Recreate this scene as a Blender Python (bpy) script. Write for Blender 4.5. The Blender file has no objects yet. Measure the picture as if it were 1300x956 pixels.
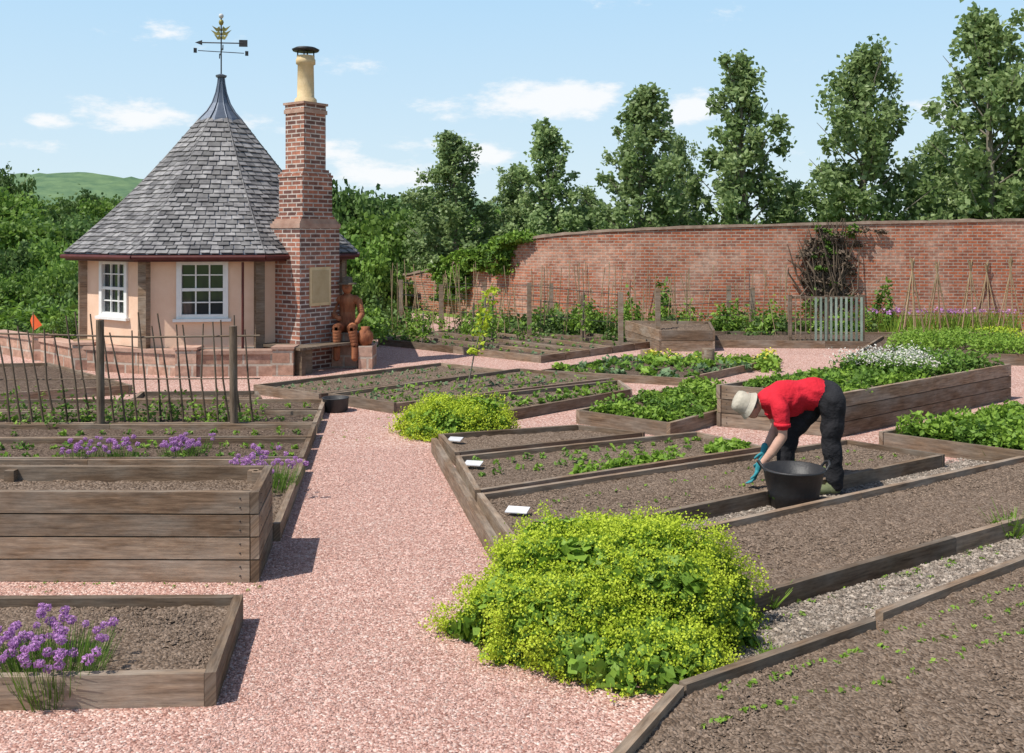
import bpy, math, numpy as np
from mathutils import Vector
rng=np.random.default_rng(7)
sc=bpy.context.scene
sc.view_settings.view_transform='Standard'; sc.view_settings.look='None'; sc.view_settings.exposure=0
F=1264.0; CH=2.28; HY=300.0
def gp(px,py,z=0.0):
    d=(CH-z)*F/(py-HY); return np.array([(px-650)*d/F,d,z])
def dp(px,d,z=0.0): return np.array([(px-650)*d/F,d,z])
def zz(py,d): return CH-(py-HY)*d/F
A=np.array
# ---------------------------------------------------------------- builder
class B:
    def __init__(s): s.v=[];s.n=0;s.lv=[];s.ls=[];s.uv=[];s.m=[];s.t=[];s.s=[]
    def add(s,V,Fc,mat=0,tint=None,uv=None,smooth=False):
        V=np.asarray(V,float).reshape(-1,3); Fc=np.asarray(Fc,int); nf,k=Fc.shape
        if uv is None:
            P=V[Fc]; n=np.cross(P[:,1]-P[:,0],P[:,2]-P[:,0]); n/=np.linalg.norm(n,axis=1,keepdims=True)+1e-12
            t=np.stack([-n[:,1],n[:,0],0*n[:,0]],1); L=np.linalg.norm(t,axis=1,keepdims=True)
            t=np.where(L<.2,A([1.,0,0]),t/(L+1e-9)); b=np.cross(n,t)
            uv=np.stack([(P*t[:,None]).sum(2),(P*b[:,None]).sum(2)],2)
        s.v.append(V); s.lv.append((Fc+s.n).ravel()); s.ls.append(np.full(nf,k)); s.n+=len(V)
        s.uv.append(np.asarray(uv,float).reshape(-1,2))
        s.m.append(np.broadcast_to(np.asarray(mat,int),(nf,)))
        if tint is None: tint=rng.random()
        s.t.append(np.broadcast_to(np.asarray(tint,float),(nf,))); s.s.append(np.full(nf,smooth))
    def quads(s,Q,mat=0,tint=None):
        n=len(Q); uv=np.tile(A([[0,0],[1,0],[1,1],[0,1]]),(n,1)).astype(float)
        s.add(Q.reshape(-1,3),np.arange(4*n).reshape(n,4),mat,tint,uv)
    def box(s,c,ux,uy,uz,mat=0,tint=None):
        c,ux,uy,uz=[np.asarray(q,float) for q in (c,ux,uy,uz)]
        V=[c+i*ux+j*uy+k*uz for k in(-1,1) for j in(-1,1) for i in(-1,1)]
        s.add(V,[[0,2,3,1],[4,5,7,6],[0,1,5,4],[2,6,7,3],[0,4,6,2],[1,3,7,5]],mat,tint)
    def bx(s,x0,x1,y0,y1,z0,z1,mat=0,tint=None):
        s.box([(x0+x1)/2,(y0+y1)/2,(z0+z1)/2],[(x1-x0)/2,0,0],[0,(y1-y0)/2,0],[0,0,(z1-z0)/2],mat,tint)
    def board(s,p0,p1,w,z0,z1,mat=0,tint=None):
        p0=A([p0[0],p0[1],0.]);p1=A([p1[0],p1[1],0.]);d=p1-p0;L=np.linalg.norm(d);d/=L;q=A([-d[1],d[0],0])
        V=[];lo=[];o=rng.random()*20
        for k in(0,1):
            for j in(-1,1):
                for i in(0,1):
                    V.append(p0+d*L*i+q*j*w/2+A([0,0,z0 if k==0 else z1])); lo.append([L*i+o,j*w/2+(z0 if k==0 else z1)+o])
        Fc=A([[0,2,3,1],[4,5,7,6],[0,1,5,4],[2,6,7,3],[0,4,6,2],[1,3,7,5]]); lo=A(lo)
        s.add(V,Fc,mat,tint,lo[Fc].reshape(-1,2))
    def tube(s,pts,rad,n=6,mat=0,tint=None,cap=True,smooth=True):
        pts=np.asarray(pts,float); m=len(pts); rad=np.broadcast_to(np.asarray(rad,float),(m,))
        V=[];T=np.gradient(pts,axis=0)
        for i in range(m):
            t=T[i]/(np.linalg.norm(T[i])+1e-9); r=A([1.,0,0]) if abs(t[0])<.8 else A([0,1.,0])
            a=np.cross(t,r);a/=np.linalg.norm(a);b=np.cross(t,a)
            for k in range(n):
                th=2*math.pi*k/n; V.append(pts[i]+rad[i]*(a*math.cos(th)+b*math.sin(th)))
        Fc=[[i*n+k,i*n+(k+1)%n,(i+1)*n+(k+1)%n,(i+1)*n+k] for i in range(m-1) for k in range(n)]
        uv=[]
        L=np.concatenate([[0],np.cumsum(np.linalg.norm(np.diff(pts,axis=0),axis=1))])
        for i in range(m-1):
            for k in range(n):
                w=2*math.pi*rad[0]/n
                uv+=[[L[i],k*w],[L[i],(k+1)*w],[L[i+1],(k+1)*w],[L[i+1],k*w]]
        if tint is None: tint=rng.random()
        s.add(V,Fc,mat,tint,uv,smooth)
        if cap and n>=3:
            V=np.asarray(V)
            s.add(V[:n],[list(range(n))],mat,tint); s.add(V[-n:],[list(range(n))],mat,tint)
    def lathe(s,c,prof,n=20,mat=0,tint=None,axis=None,smooth=True):
        c=np.asarray(c,float)
        ax=A([0,0,1.]) if axis is None else np.asarray(axis,float)/np.linalg.norm(axis)
        r=A([1.,0,0]) if abs(ax[0])<.8 else A([0,1.,0]); a=np.cross(ax,r);a/=np.linalg.norm(a);b=np.cross(ax,a)
        V=[c+ax*z+R*(a*math.cos(2*math.pi*k/n)+b*math.sin(2*math.pi*k/n)) for R,z in prof for k in range(n)]
        Fc=[[i*n+k,i*n+(k+1)%n,(i+1)*n+(k+1)%n,(i+1)*n+k] for i in range(len(prof)-1) for k in range(n)]
        s.add(V,Fc,mat,tint,None,smooth)
    def ell(s,c,r,mat=0,tint=None,n=12,jit=0):
        m=n//2+1; V=[]
        for i in range(m):
            ph=math.pi*i/(m-1)
            for k in range(n):
                th=2*math.pi*k/n; j=1+jit*(rng.random()-.5)
                V.append([c[0]+r[0]*j*math.sin(ph)*math.cos(th),c[1]+r[1]*j*math.sin(ph)*math.sin(th),c[2]+r[2]*j*math.cos(ph)])
        Fc=[[i*n+k,i*n+(k+1)%n,(i+1)*n+(k+1)%n,(i+1)*n+k] for i in range(m-1) for k in range(n)]
        s.add(V,Fc,mat,tint,None,True)
    def mesh(s,name,mats):
        me=bpy.data.meshes.new(name); V=np.concatenate(s.v); lv=np.concatenate(s.lv); ls=np.concatenate(s.ls)
        me.vertices.add(len(V)); me.vertices.foreach_set('co',V.astype(np.float32).ravel())
        me.loops.add(len(lv)); me.loops.foreach_set('vertex_index',lv.astype(np.int32))
        me.polygons.add(len(ls)); me.polygons.foreach_set('loop_start',np.concatenate([[0],np.cumsum(ls)[:-1]]).astype(np.int32))
        for m in mats: me.materials.append(m)
        me.update(calc_edges=True)
        me.polygons.foreach_set('material_index',np.concatenate(s.m).astype(np.int32))
        me.polygons.foreach_set('use_smooth',np.concatenate(s.s))
        u=me.uv_layers.new(name='UVMap'); u.data.foreach_set('uv',np.concatenate(s.uv).astype(np.float32).ravel())
        a=me.attributes.new('tint','FLOAT','FACE'); a.data.foreach_set('value',np.concatenate(s.t).astype(np.float32))
        me.update(); return me
    def obj(s,name,mats,parent=None):
        return place(name,s.mesh(name,mats),parent)
def place(name,me,parent=None,loc=None,rot=0,scale=None):
    o=bpy.data.objects.new(name,me); sc.collection.objects.link(o)
    if parent: o.parent=parent
    if loc is not None: o.location=loc
    o.rotation_euler=(0,0,rot)
    if scale is not None: o.scale=scale
    return o
def empty(name):
    o=bpy.data.objects.new(name,None); sc.collection.objects.link(o); return o
# ---------------------------------------------------------------- materials
def base(name):
    m=bpy.data.materials.new(name); m.use_nodes=True; nt=m.node_tree; b=nt.nodes['Principled BSDF']; return m,nt,b
def ramp(nt,stops):
    r=nt.nodes.new('ShaderNodeValToRGB'); e=r.color_ramp.elements
    while len(e)<len(stops): e.new(.5)
    for i,(p,c) in enumerate(stops): e[i].position=p; e[i].color=(*c,1)
    return r
def coords(nt,coord,stretch):
    tc=nt.nodes.new('ShaderNodeTexCoord'); mp=nt.nodes.new('ShaderNodeMapping'); mp.inputs['Scale'].default_value=stretch
    nt.links.new(tc.outputs[coord],mp.inputs[0]); return mp.outputs[0]
def noise(nt,vec,scale,detail=4,rough=.6):
    n=nt.nodes.new('ShaderNodeTexNoise'); n.inputs['Scale'].default_value=scale; n.inputs['Detail'].default_value=min(detail,4); n.inputs['Roughness'].default_value=rough
    nt.links.new(vec,n.inputs['Vector']); return n
def mul(nt,col,fac_out,lo,hi):
    mr=nt.nodes.new('ShaderNodeMapRange'); mr.inputs[3].default_value=lo; mr.inputs[4].default_value=hi
    nt.links.new(fac_out,mr.inputs[0]); v=nt.nodes.new('ShaderNodeVectorMath'); v.operation='SCALE'
    nt.links.new(col,v.inputs[0]); nt.links.new(mr.outputs[0],v.inputs['Scale']); return v.outputs[0]
def tintout(nt):
    a=nt.nodes.new('ShaderNodeAttribute'); a.attribute_name='tint'; return a.outputs['Fac']
def bump(nt,b,h,st,dist=.02):
    bp=nt.nodes.new('ShaderNodeBump'); bp.inputs['Strength'].default_value=st; bp.inputs['Distance'].default_value=dist
    nt.links.new(h,bp.inputs['Height']); nt.links.new(bp.outputs[0],b.inputs['Normal'])
def M(name,c1,c2,scale=5,detail=5,rough=.85,bmp=.4,bscale=None,coord='Object',stretch=(1,1,1),tint=.25,dist=.02,metal=0,spec=.25):
    m,nt,b=base(name); v=coords(nt,coord,stretch); n=noise(nt,v,scale,detail)
    r=ramp(nt,[(.3,c1),(.7,c2)]); nt.links.new(n.outputs[0],r.inputs[0])
    c=mul(nt,r.outputs[0],tintout(nt),1-tint,1+tint); nt.links.new(c,b.inputs['Base Color'])
    b.inputs['Roughness'].default_value=rough; b.inputs['Metallic'].default_value=metal; b.inputs['Specular IOR Level'].default_value=spec
    if bmp>0:
        n2=noise(nt,v,bscale or scale*3,4); bump(nt,b,n2.outputs[0],bmp,dist)
    return m
def woodmat(name,c1,c2,grey,tint=.38):
    m,nt,b=base(name); v=coords(nt,'UV',(1.2,14,1)); n=noise(nt,v,3,7,.7); r=ramp(nt,[(.28,c1),(.72,c2)]); nt.links.new(n.outputs[0],r.inputs[0])
    v2=coords(nt,'UV',(1,2.5,1)); n2=noise(nt,v2,1.6,6,.65); mx=nt.nodes.new('ShaderNodeMix'); mx.data_type='RGBA'
    mr=nt.nodes.new('ShaderNodeMapRange'); mr.inputs[1].default_value=.4; mr.inputs[2].default_value=.7; mr.inputs[4].default_value=.75; nt.links.new(n2.outputs[0],mr.inputs[0])
    nt.links.new(mr.outputs[0],mx.inputs[0]); nt.links.new(r.outputs[0],mx.inputs[6]); mx.inputs[7].default_value=(*grey,1)
    c=mul(nt,mx.outputs[2],tintout(nt),1-tint,1+tint); c=mul(nt,c,n.outputs[0],.6,1.4)
    n5=noise(nt,v2,6,5,.7); c=mul(nt,c,n5.outputs[0],.6,1.35); nt.links.new(c,b.inputs['Base Color'])
    b.inputs['Roughness'].default_value=.88; b.inputs['Specular IOR Level'].default_value=.2; bump(nt,b,n.outputs[0],.5,.006); return m
def leafmat(name,c1,c2,tr=.3,rough=.55,ov=.3):
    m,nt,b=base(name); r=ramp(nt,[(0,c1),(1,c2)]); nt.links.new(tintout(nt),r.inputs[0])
    oi=nt.nodes.new('ShaderNodeObjectInfo'); c=mul(nt,r.outputs[0],oi.outputs['Random'],1-ov,1+ov)
    nt.links.new(c,b.inputs['Base Color']); b.inputs['Roughness'].default_value=rough; b.inputs['Specular IOR Level'].default_value=.3
    t=nt.nodes.new('ShaderNodeBsdfTranslucent'); nt.links.new(c,t.inputs[0])
    mx=nt.nodes.new('ShaderNodeMixShader'); mx.inputs[0].default_value=tr
    nt.links.new(b.outputs[0],mx.inputs[1]); nt.links.new(t.outputs[0],mx.inputs[2]); nt.links.new(mx.outputs[0],nt.nodes['Material Output'].inputs[0])
    return m
def granular(name,stops,vs=45,big=.6,bst=.8,dist=.01,lo=.75,hi=1.15,rough=.95,fine=(.7,1.3)):
    m,nt,b=base(name); v=coords(nt,'Object',(1,1,1))
    vo=nt.nodes.new('ShaderNodeTexVoronoi'); vo.inputs['Scale'].default_value=vs; nt.links.new(v,vo.inputs['Vector'])
    sp=nt.nodes.new('ShaderNodeSeparateColor'); nt.links.new(vo.outputs['Color'],sp.inputs[0])
    r=ramp(nt,stops); nt.links.new(sp.outputs[0],r.inputs[0])
    n=noise(nt,v,big,6,.65); c=mul(nt,r.outputs[0],n.outputs[0],lo,hi)
    n3=noise(nt,v,14,3,.7); c=mul(nt,c,n3.outputs[0],*fine)
    nt.links.new(c,b.inputs['Base Color']); b.inputs['Roughness'].default_value=rough; b.inputs['Specular IOR Level'].default_value=.15
    ad=nt.nodes.new('ShaderNodeMath'); ad.operation='SUBTRACT'; nt.links.new(n3.outputs[0],ad.inputs[0]); nt.links.new(vo.outputs['Distance'],ad.inputs[1])
    bump(nt,b,ad.outputs[0],bst,dist); return m
def brick(name,c1,c2,mort,bw=.225,rh=.075,ms=.012,pale=(.45,.38,.32),paleamt=.4):
    m,nt,b=base(name); v=coords(nt,'UV',(1,1,1)); bt=nt.nodes.new('ShaderNodeTexBrick')
    nt.links.new(v,bt.inputs['Vector'])
    for k,x in (('Scale',1),('Mortar Size',ms),('Brick Width',bw),('Row Height',rh),('Bias',-.1),('Mortar Smooth',.2)): bt.inputs[k].default_value=x
    bt.inputs['Color1'].default_value=(*c1,1); bt.inputs['Color2'].default_value=(*c2,1); bt.inputs['Mortar'].default_value=(*mort,1)
    n=noise(nt,v,.9,7,.7); n2=noise(nt,v,9,4,.7)
    mr=nt.nodes.new('ShaderNodeMapRange'); mr.inputs[1].default_value=.46; mr.inputs[2].default_value=.66; mr.inputs[4].default_value=paleamt
    nt.links.new(n.outputs[0],mr.inputs[0])
    mx=nt.nodes.new('ShaderNodeMix'); mx.data_type='RGBA'; nt.links.new(mr.outputs[0],mx.inputs[0]); nt.links.new(bt.outputs['Color'],mx.inputs[6]); mx.inputs[7].default_value=(*pale,1)
    c=mul(nt,mx.outputs[2],n2.outputs[0],.25,1.75); n4=noise(nt,v,.45,6,.7); c=mul(nt,c,n4.outputs[0],.4,1.6)
    nt.links.new(c,b.inputs['Base Color']); b.inputs['Roughness'].default_value=.9; b.inputs['Specular IOR Level'].default_value=.15
    iv=nt.nodes.new('ShaderNodeMath'); iv.operation='MULTIPLY_ADD'; iv.inputs[1].default_value=-1; nt.links.new(bt.outputs['Fac'],iv.inputs[0]); nt.links.new(n2.outputs[0],iv.inputs[2])
    bump(nt,b,iv.outputs[0],.7,.012); return m
m_gravel=granular('pink_gravel',[(0,(.28,.135,.105)),(.3,(.46,.26,.21)),(.7,(.58,.365,.30)),(1,(.74,.60,.53))],75,lo=.72,hi=1.25,fine=(.72,1.28),bst=.85)
m_chips=granular('wood_chip',[(0,(.10,.08,.065)),(.4,(.22,.185,.15)),(.8,(.32,.275,.23)),(1,(.42,.38,.32))],38,dist=.02)
m_soil=granular('dry_soil',[(0,(.095,.065,.045)),(.5,(.17,.122,.088)),(1,(.25,.19,.145))],60,dist=.014,bst=.9,lo=.7,hi=1.35)
m_soild=granular('dark_soil',[(0,(.07,.047,.034)),(.5,(.125,.088,.065)),(1,(.18,.133,.10))],50,dist=.014,bst=.8)
m_grass=granular('meadow_grass',[(0,(.12,.19,.03)),(1,(.20,.29,.06))],8,big=.05)
m_wood=woodmat('weathered_timber',(.105,.066,.042),(.27,.185,.12),(.30,.26,.215))
m_wood2=woodmat('dark_timber',(.085,.058,.038),(.20,.145,.10),(.19,.16,.13),.2)
m_cane=M('cane',(.25,.17,.09),(.42,.32,.2),4,3,.7,.2,20,'UV',(1,8,1),.3,.003)
m_bark=M('bark',(.13,.11,.08),(.32,.29,.24),4,5,.9,.8,10,'Object',(1,1,.3),.2)
m_wallbrick=brick('old_red_brick',(.46,.145,.072),(.24,.085,.055),(.40,.31,.25),ms=.012,pale=(.50,.35,.27),paleamt=.6)
m_chbrick=brick('chimney_brick',(.42,.165,.105),(.10,.058,.055),(.54,.47,.42),ms=.012,paleamt=.1)
m_plinth=brick('plinth_stone',(.42,.25,.18),(.28,.16,.12),(.42,.36,.3),bw=.45,rh=.2,ms=.02,paleamt=.3)
m_stone=M('sandstone',(.34,.2,.15),(.48,.33,.26),6,5,.9,.3)
m_cope=M('coping_stone',(.24,.16,.12),(.42,.32,.25),4,5,.9,.4)
m_pot=M('clay_chimney_pot',(.50,.37,.20),(.62,.48,.29),6,4,.8,.2)
m_peach=M('peach_render',(.75,.50,.35),(.83,.59,.44),3,5,.9,.15,30,tint=.03)
m_slate=M('roof_slate',(.12,.115,.12),(.28,.27,.265),7,5,.62,.4,25,'Object',(1,1,1),.45,.006,spec=.4)
m_lead=M('lead',(.10,.12,.16),(.17,.20,.25),3,4,.45,.15,tint=.05,metal=.4,spec=.5)
m_fascia=M('maroon_fascia',(.07,.018,.016),(.11,.03,.026),6,3,.5,.1,tint=.1)
m_white=M('white_paint',(.74,.74,.72),(.82,.82,.8),8,3,.5,.05,tint=.03)
m_dark=M('black_iron',(.015,.015,.017),(.035,.035,.038),8,3,.5,.1,tint=.1,spec=.5)
m_gold=M('gilded_leaf',(.18,.16,.05),(.32,.28,.09),8,3,.5,.1,metal=.3)
m_rubber=M('black_rubber',(.018,.018,.02),(.04,.04,.042),5,4,.5,.15,40,tint=.1,spec=.45)
m_carve=M('carved_cedar',(.16,.05,.025),(.40,.16,.075),5,6,.7,.7,14,'Object',(2,2,.6),.15)
m_slab=M('slate_label',(.5,.5,.51),(.64,.64,.64),6,3,.6,.1)
m_paleg=M('pale_green_paint',(.20,.26,.21),(.32,.38,.32),6,4,.8,.2)
m_orange=M('orange_cloth',(.8,.12,.04),(.85,.16,.05),6,3,.8,.1)
m_hill=M('far_hill_woodland',(.07,.14,.075),(.17,.26,.12),.06,9,1,.0,tint=.1)
mg,ntg,bg=base('window_glass'); bg.inputs['Base Color'].default_value=(.03,.035,.038,1); bg.inputs['Roughness'].default_value=.05; bg.inputs['Specular IOR Level'].default_value=.8
l_pop=leafmat('poplar_leaf',(.11,.19,.045),(.42,.53,.24),.45,.4,.12)
l_dark=leafmat('dark_leaf',(.05,.10,.026),(.17,.27,.07),.3)
l_mid=leafmat('green_leaf',(.085,.17,.03),(.28,.43,.08),.38)
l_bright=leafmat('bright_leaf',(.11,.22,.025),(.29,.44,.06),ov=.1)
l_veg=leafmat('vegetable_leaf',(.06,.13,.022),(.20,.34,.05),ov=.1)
l_lime=leafmat('lime_flower',(.36,.47,.02),(.62,.71,.08),.3,.8,.03)
l_purple=leafmat('chive_flower',(.36,.15,.42),(.68,.38,.70),.3,.8,.05)
l_yellow=leafmat('yellow_flower',(.5,.42,.04),(.65,.6,.1),.2,.8,.1)
l_white=leafmat('white_flower',(.62,.58,.50),(.78,.76,.70),.2,.8,.03)
l_grey=leafmat('blue_green_leaf',(.09,.16,.08),(.22,.32,.15),ov=.1)
l_vine=leafmat('dead_vine',(.08,.06,.04),(.20,.15,.11),.05,.9,.1)
# ---------------------------------------------------------------- leaf helpers
def leafq(c,size,up=.6,asp=.6,out=None):
    N=len(c); n=rng.normal(size=(N,3)); n[:,2]+=up
    if out is not None: n+=out
    n/=np.linalg.norm(n,axis=1,keepdims=True); r=rng.normal(size=(N,3)); a=np.cross(n,r); a/=np.linalg.norm(a,axis=1,keepdims=True)+1e-9; b=np.cross(n,a)
    s=np.broadcast_to(np.asarray(size,float),(N,))[:,None]*rng.uniform(.65,1.25,(N,1))
    return np.stack([c-a*s,c+b*s*asp-n*s*.12,c+a*s,c-b*s*asp-n*s*.12],1)
def bush(b,c,r,n,size,mat=0,lump=.22,ncl=None,up=.5,asp=.6,tl=(0,1)):
    c=np.asarray(c,float); r=np.asarray(r,float); ncl=ncl or max(12,n//60)
    d=rng.normal(size=(ncl,3)); d/=np.linalg.norm(d,axis=1,keepdims=True); d[:,2]=np.abs(d[:,2])*1.0-.12
    rr=rng.uniform(.6,1.0,ncl)*(1+lump*rng.normal(size=ncl)*.5)
    C=d*rr[:,None]; k=rng.integers(0,ncl,n); sp=.26
    P=C[k]+rng.normal(size=(n,3))*sp*A([.6,.6,.5]); P[:,2]=np.abs(P[:,2])
    t=np.clip(rng.uniform(tl[0],tl[1],ncl)[k]*.5+rng.uniform(tl[0],tl[1],n)*.35+.15*np.clip(P[:,2],0,1),0,1)
    b.quads(leafq(c+P*r,size,up,asp,d[k]*.8),mat,t)
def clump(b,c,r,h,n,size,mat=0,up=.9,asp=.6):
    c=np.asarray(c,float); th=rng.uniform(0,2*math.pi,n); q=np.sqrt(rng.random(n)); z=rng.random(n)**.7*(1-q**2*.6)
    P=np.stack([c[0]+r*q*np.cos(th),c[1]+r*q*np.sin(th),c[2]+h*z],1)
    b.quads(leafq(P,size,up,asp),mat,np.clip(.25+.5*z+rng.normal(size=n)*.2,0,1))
def blades(b,c,r,h,n,w,mat=0,spread=.5,var=(.6,1.1)):
    c=np.asarray(c,float); th=rng.uniform(0,2*math.pi,n); q=np.sqrt(rng.random(n))*r
    P=np.stack([c[0]+q*np.cos(th),c[1]+q*np.sin(th),np.full(n,c[2])],1); d=np.stack([np.cos(th)*q/r*spread+rng.normal(size=n)*.09,np.sin(th)*q/r*spread+rng.normal(size=n)*.09,np.ones(n)],1)
    H=(h*rng.uniform(var[0],var[1],n))[:,None]; a=rng.uniform(0,math.pi,n); s=np.stack([np.cos(a),np.sin(a),0*a],1)*w
    T=P+d*H; b.quads(np.stack([P-s,P+s,T+s*.25,T-s*.25],1),mat,rng.random(n)); return T
def tree(name,H,R,kind='poplar',nlimb=46,nleaf=17000,ls=.085,leaf=l_pop):
    b=B(); k=9; zs=np.linspace(0,H*.98,k); wob=np.cumsum(rng.normal(size=(k,2))*.05,axis=0)
    b.tube(np.column_stack([wob,zs]),np.linspace(H*.022,.012,k),8,0)
    C=[];S=[]; lobe=rng.uniform(0,6.28,3); pop_=kind=='poplar'
    for i in range(nlimb):
        t=.06+.92*(i+rng.random())/nlimb; th=i*2.4+rng.normal()*.3
        if pop_:
            pr=R*(min(1,(t+.12)/.36))**.6*(max(0.015,1-t))**.72*1.32*(1+.15*math.sin(t*11+lobe[0]+th)); rise=rng.uniform(1.1,2.0)
        else: pr=R*math.sqrt(max(.05,1-((t-.5)/.52)**2)); rise=rng.uniform(.1,.7)
        pr*=rng.uniform(.5,1.15) if pop_ else rng.uniform(.6,1.15)
        z0=t*H*(.93 if not pop_ else .95); p0=A([np.interp(z0,zs,wob[:,0]),np.interp(z0,zs,wob[:,1]),z0]); 
        p2=p0+A([math.cos(th)*pr,math.sin(th)*pr,min(pr*rise*.9+.1,1.3) if pop_ else pr*rise*.9+.1])
        p2[2]=min(p2[2],H*(1.0 if not pop_ else .99)-(.35*pr if pop_ else 0)); p1=(p0+p2)/2+A([0,0,-.08*pr])
        b.tube([p0,p1,p2],[.035*(1.2-t)*H/8+.008,.02*H/8,.006],5,0,cap=False)
        nc=max(2,int(pr*(3.4 if pop_ else 3.2)))
        for j in range(nc):
            s=rng.uniform(.25,1.05); q=(p0*(1-s)+p2*s)+rng.normal(size=3)*.14*pr**.5; C.append(q); S.append(rng.uniform(.08,.20 if pop_ else .3)*(.5+.5*R))
    for j in range(5): C.append(A([wob[-1,0],wob[-1,1],H*(.86+.03*j)]));S.append(.14-.015*j)
    C=A(C);S=A(S);w=S**1.7;k=rng.choice(len(C),nleaf,p=w/w.sum()); ct=rng.random(len(C))
    P=C[k]+rng.normal(size=(nleaf,3))*S[k][:,None]*A([.62,.62,.72 if pop_ else .55]); P[:,2]=np.maximum(P[:,2],.3)
    tt=np.clip(ct[k]*.4+rng.random(nleaf)*.6,0,1)
    b.quads(leafq(P,ls,.2,.75,A([-.5,-.4,.3])*(1 if pop_ else 0)),1,tt); return b.mesh(name,[m_bark,leaf])
# ---------------------------------------------------------------- terrain
b=B()
b.add([[-3000,-500,-.03],[3000,-500,-.03],[3000,4000,-.03],[-3000,4000,-.03]],[[0,1,2,3]]); b.obj('ground',[m_grass])
b=B(); b.add([[-14,-3,0],[22,-3,0],[22,24.2,0],[0,26,0],[-5,32,0],[-14,30,0]],[[0,1,2,3,4,5]]); b.obj('gravel_path',[m_gravel])
def quadmesh(b,c,nu,nv,amp,z,mat=0,furrow=0):
    NL,NR,FR,FL=[p[:2] for p in c]; u=np.linspace(0,1,nu);v=np.linspace(0,1,nv);U,V=np.meshgrid(u,v)
    P=(NL[None,None]*((1-U)*(1-V))[...,None]+NR*(U*(1-V))[...,None]+FR*(U*V)[...,None]+FL*((1-U)*V)[...,None])
    Z=z+rng.normal(size=U.shape)*amp+np.sin(U*9+V*5)*amp
    VV=np.concatenate([P,Z[...,None]],2).reshape(-1,3)
    i=np.arange(nu-1);j=np.arange(nv-1);I,J=np.meshgrid(i,j);a=(J*nu+I).ravel()
    b.add(VV,np.stack([a,a+1,a+nu+1,a+nu],1),mat,.5,None,True)
def stones(b,poly,N,s0,s1,z,mat=0):
    NL,NR,FR,FL=[p[:2] for p in poly]; U=rng.random(N);V=rng.random(N)
    P=NL*((1-U)*(1-V))[:,None]+NR*(U*(1-V))[:,None]+FR*(U*V)[:,None]+FL*((1-U)*V)[:,None]
    s=rng.uniform(s0,s1,N)*rng.uniform(.6,1.2,N); a=rng.uniform(0,6.28,N)
    ux=np.stack([np.cos(a),np.sin(a),rng.normal(size=N)*.2],1)*s[:,None]; uy=np.stack([-np.sin(a),np.cos(a),rng.normal(size=N)*.2],1)*s[:,None]*.7
    uz=np.zeros((N,3)); uz[:,2]=s*.6; c=np.column_stack([P,np.full(N,z)])
    V8=np.stack([c-ux,c-uy,c+ux,c+uy,c+uz],1).reshape(-1,3); o=(np.arange(N)*5)[:,None]
    Fc=np.concatenate([o+A([0,1,4]),o+A([1,2,4]),o+A([2,3,4]),o+A([3,0,4])]); t=rng.random(N)
    b.add(V8,Fc,mat,np.tile(t,4))
m_peb=M('gravel_pebble',(.40,.22,.175),(.64,.44,.385),30,3,.9,0,tint=.4)
m_clod=M('soil_clod',(.12,.085,.06),(.26,.195,.148),30,3,.95,0,tint=.4)
m_chip=M('bark_chip',(.14,.105,.08),(.40,.345,.29),20,3,.9,0,tint=.5)
b=B(); stones(b,[gp(250,960),gp(800,960),gp(560,570),gp(380,570)],46000,.004,.011,0.001); stones(b,[gp(-30,960),gp(400,960),gp(380,730),gp(-30,730)],8000,.004,.011,0.001); b.obj('gravel_stones',[m_peb])
# ---------------------------------------------------------------- beds
BEDS={}
def bed(key,NL,NR,FR,FL,h=.13,sides='nrfl',w=.05,soil=0,res=.1,cl=0,px=True,name='garden_bed',wood=0,dz=0):
    c=[gp(*p,h) for p in (NL,NR,FR,FL)] if px else [A([*p,h],float) for p in (NL,NR,FR,FL)]
    b=B(); L=max(np.linalg.norm(c[1]-c[0]),np.linalg.norm(c[2]-c[3])); W=max(np.linalg.norm(c[3]-c[0]),np.linalg.norm(c[2]-c[1]))
    sz=h-.045+dz; quadmesh(b,c,int(min(120,L/res))+2,int(min(80,W/res))+2,.006,sz,0)
    for i,s in enumerate('nrfl'):
        if s in sides:
            p,q=c[i],c[(i+1)%4]; d=(q-p)/np.linalg.norm(q-p); e=w/2; LL=np.linalg.norm(q-p)
            p_=p-d*e*(1 if i%2 else -1); q_=q+d*e*(1 if i%2 else -1); nb=max(1,int(round(LL/2.4)))
            for k in range(nb):
                a_=p_+(q_-p_)*k/nb; b_=p_+(q_-p_)*(k+1)/nb-(d*.004 if k<nb-1 else 0); b.board(a_,b_,w,-.01,h+i*.002+rng.random()*.004,1)
    if cl: stones(b,c,cl,.004,.016,sz-.002,2)
    b.obj(name,[[m_soil,m_soild][soil],[m_wood,m_wood2][wood],m_clod]); BEDS[key]=(c,sz); return c
def bp(key,u,v):
    c,z=BEDS[key]; p=c[0]*(1-u)*(1-v)+c[1]*u*(1-v)+c[2]*u*v+c[3]*(1-u)*v; return A([p[0],p[1],z])
bed('R0',(580,574),(815,549),(735,540),(560,552))
bed('R1',(606,622),(968,567),(885,549),(582,580),cl=2500)
bed('R2',(655,688),(1195,577),(1075,559),(610,628),cl=9000,res=.05)
bed('R3',(905,768),(1420,622),(1300,580),(800,690),cl=16000,res=.05)
bed('R4',(1113,778),(1500,632),(1900,760),(1200,1060),sides='nf',cl=11000,res=.05)
bed('R5',(862,869),(1111,785),(1330,1060),(640,1080),sides='n',cl=11000,res=.05,dz=-.006)
def solo(name,p,q,w,h,mat=m_wood,z0=-.01):
    b=B(); b.board(p,q,w,z0,h); return b.obj(name,[mat])
solo('edging_board',gp(862,869,.13),gp(745,1000,.13),.05,.128)
solo('edging_board',gp(551,556,.15),gp(634,694,.15),.06,.15)
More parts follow.
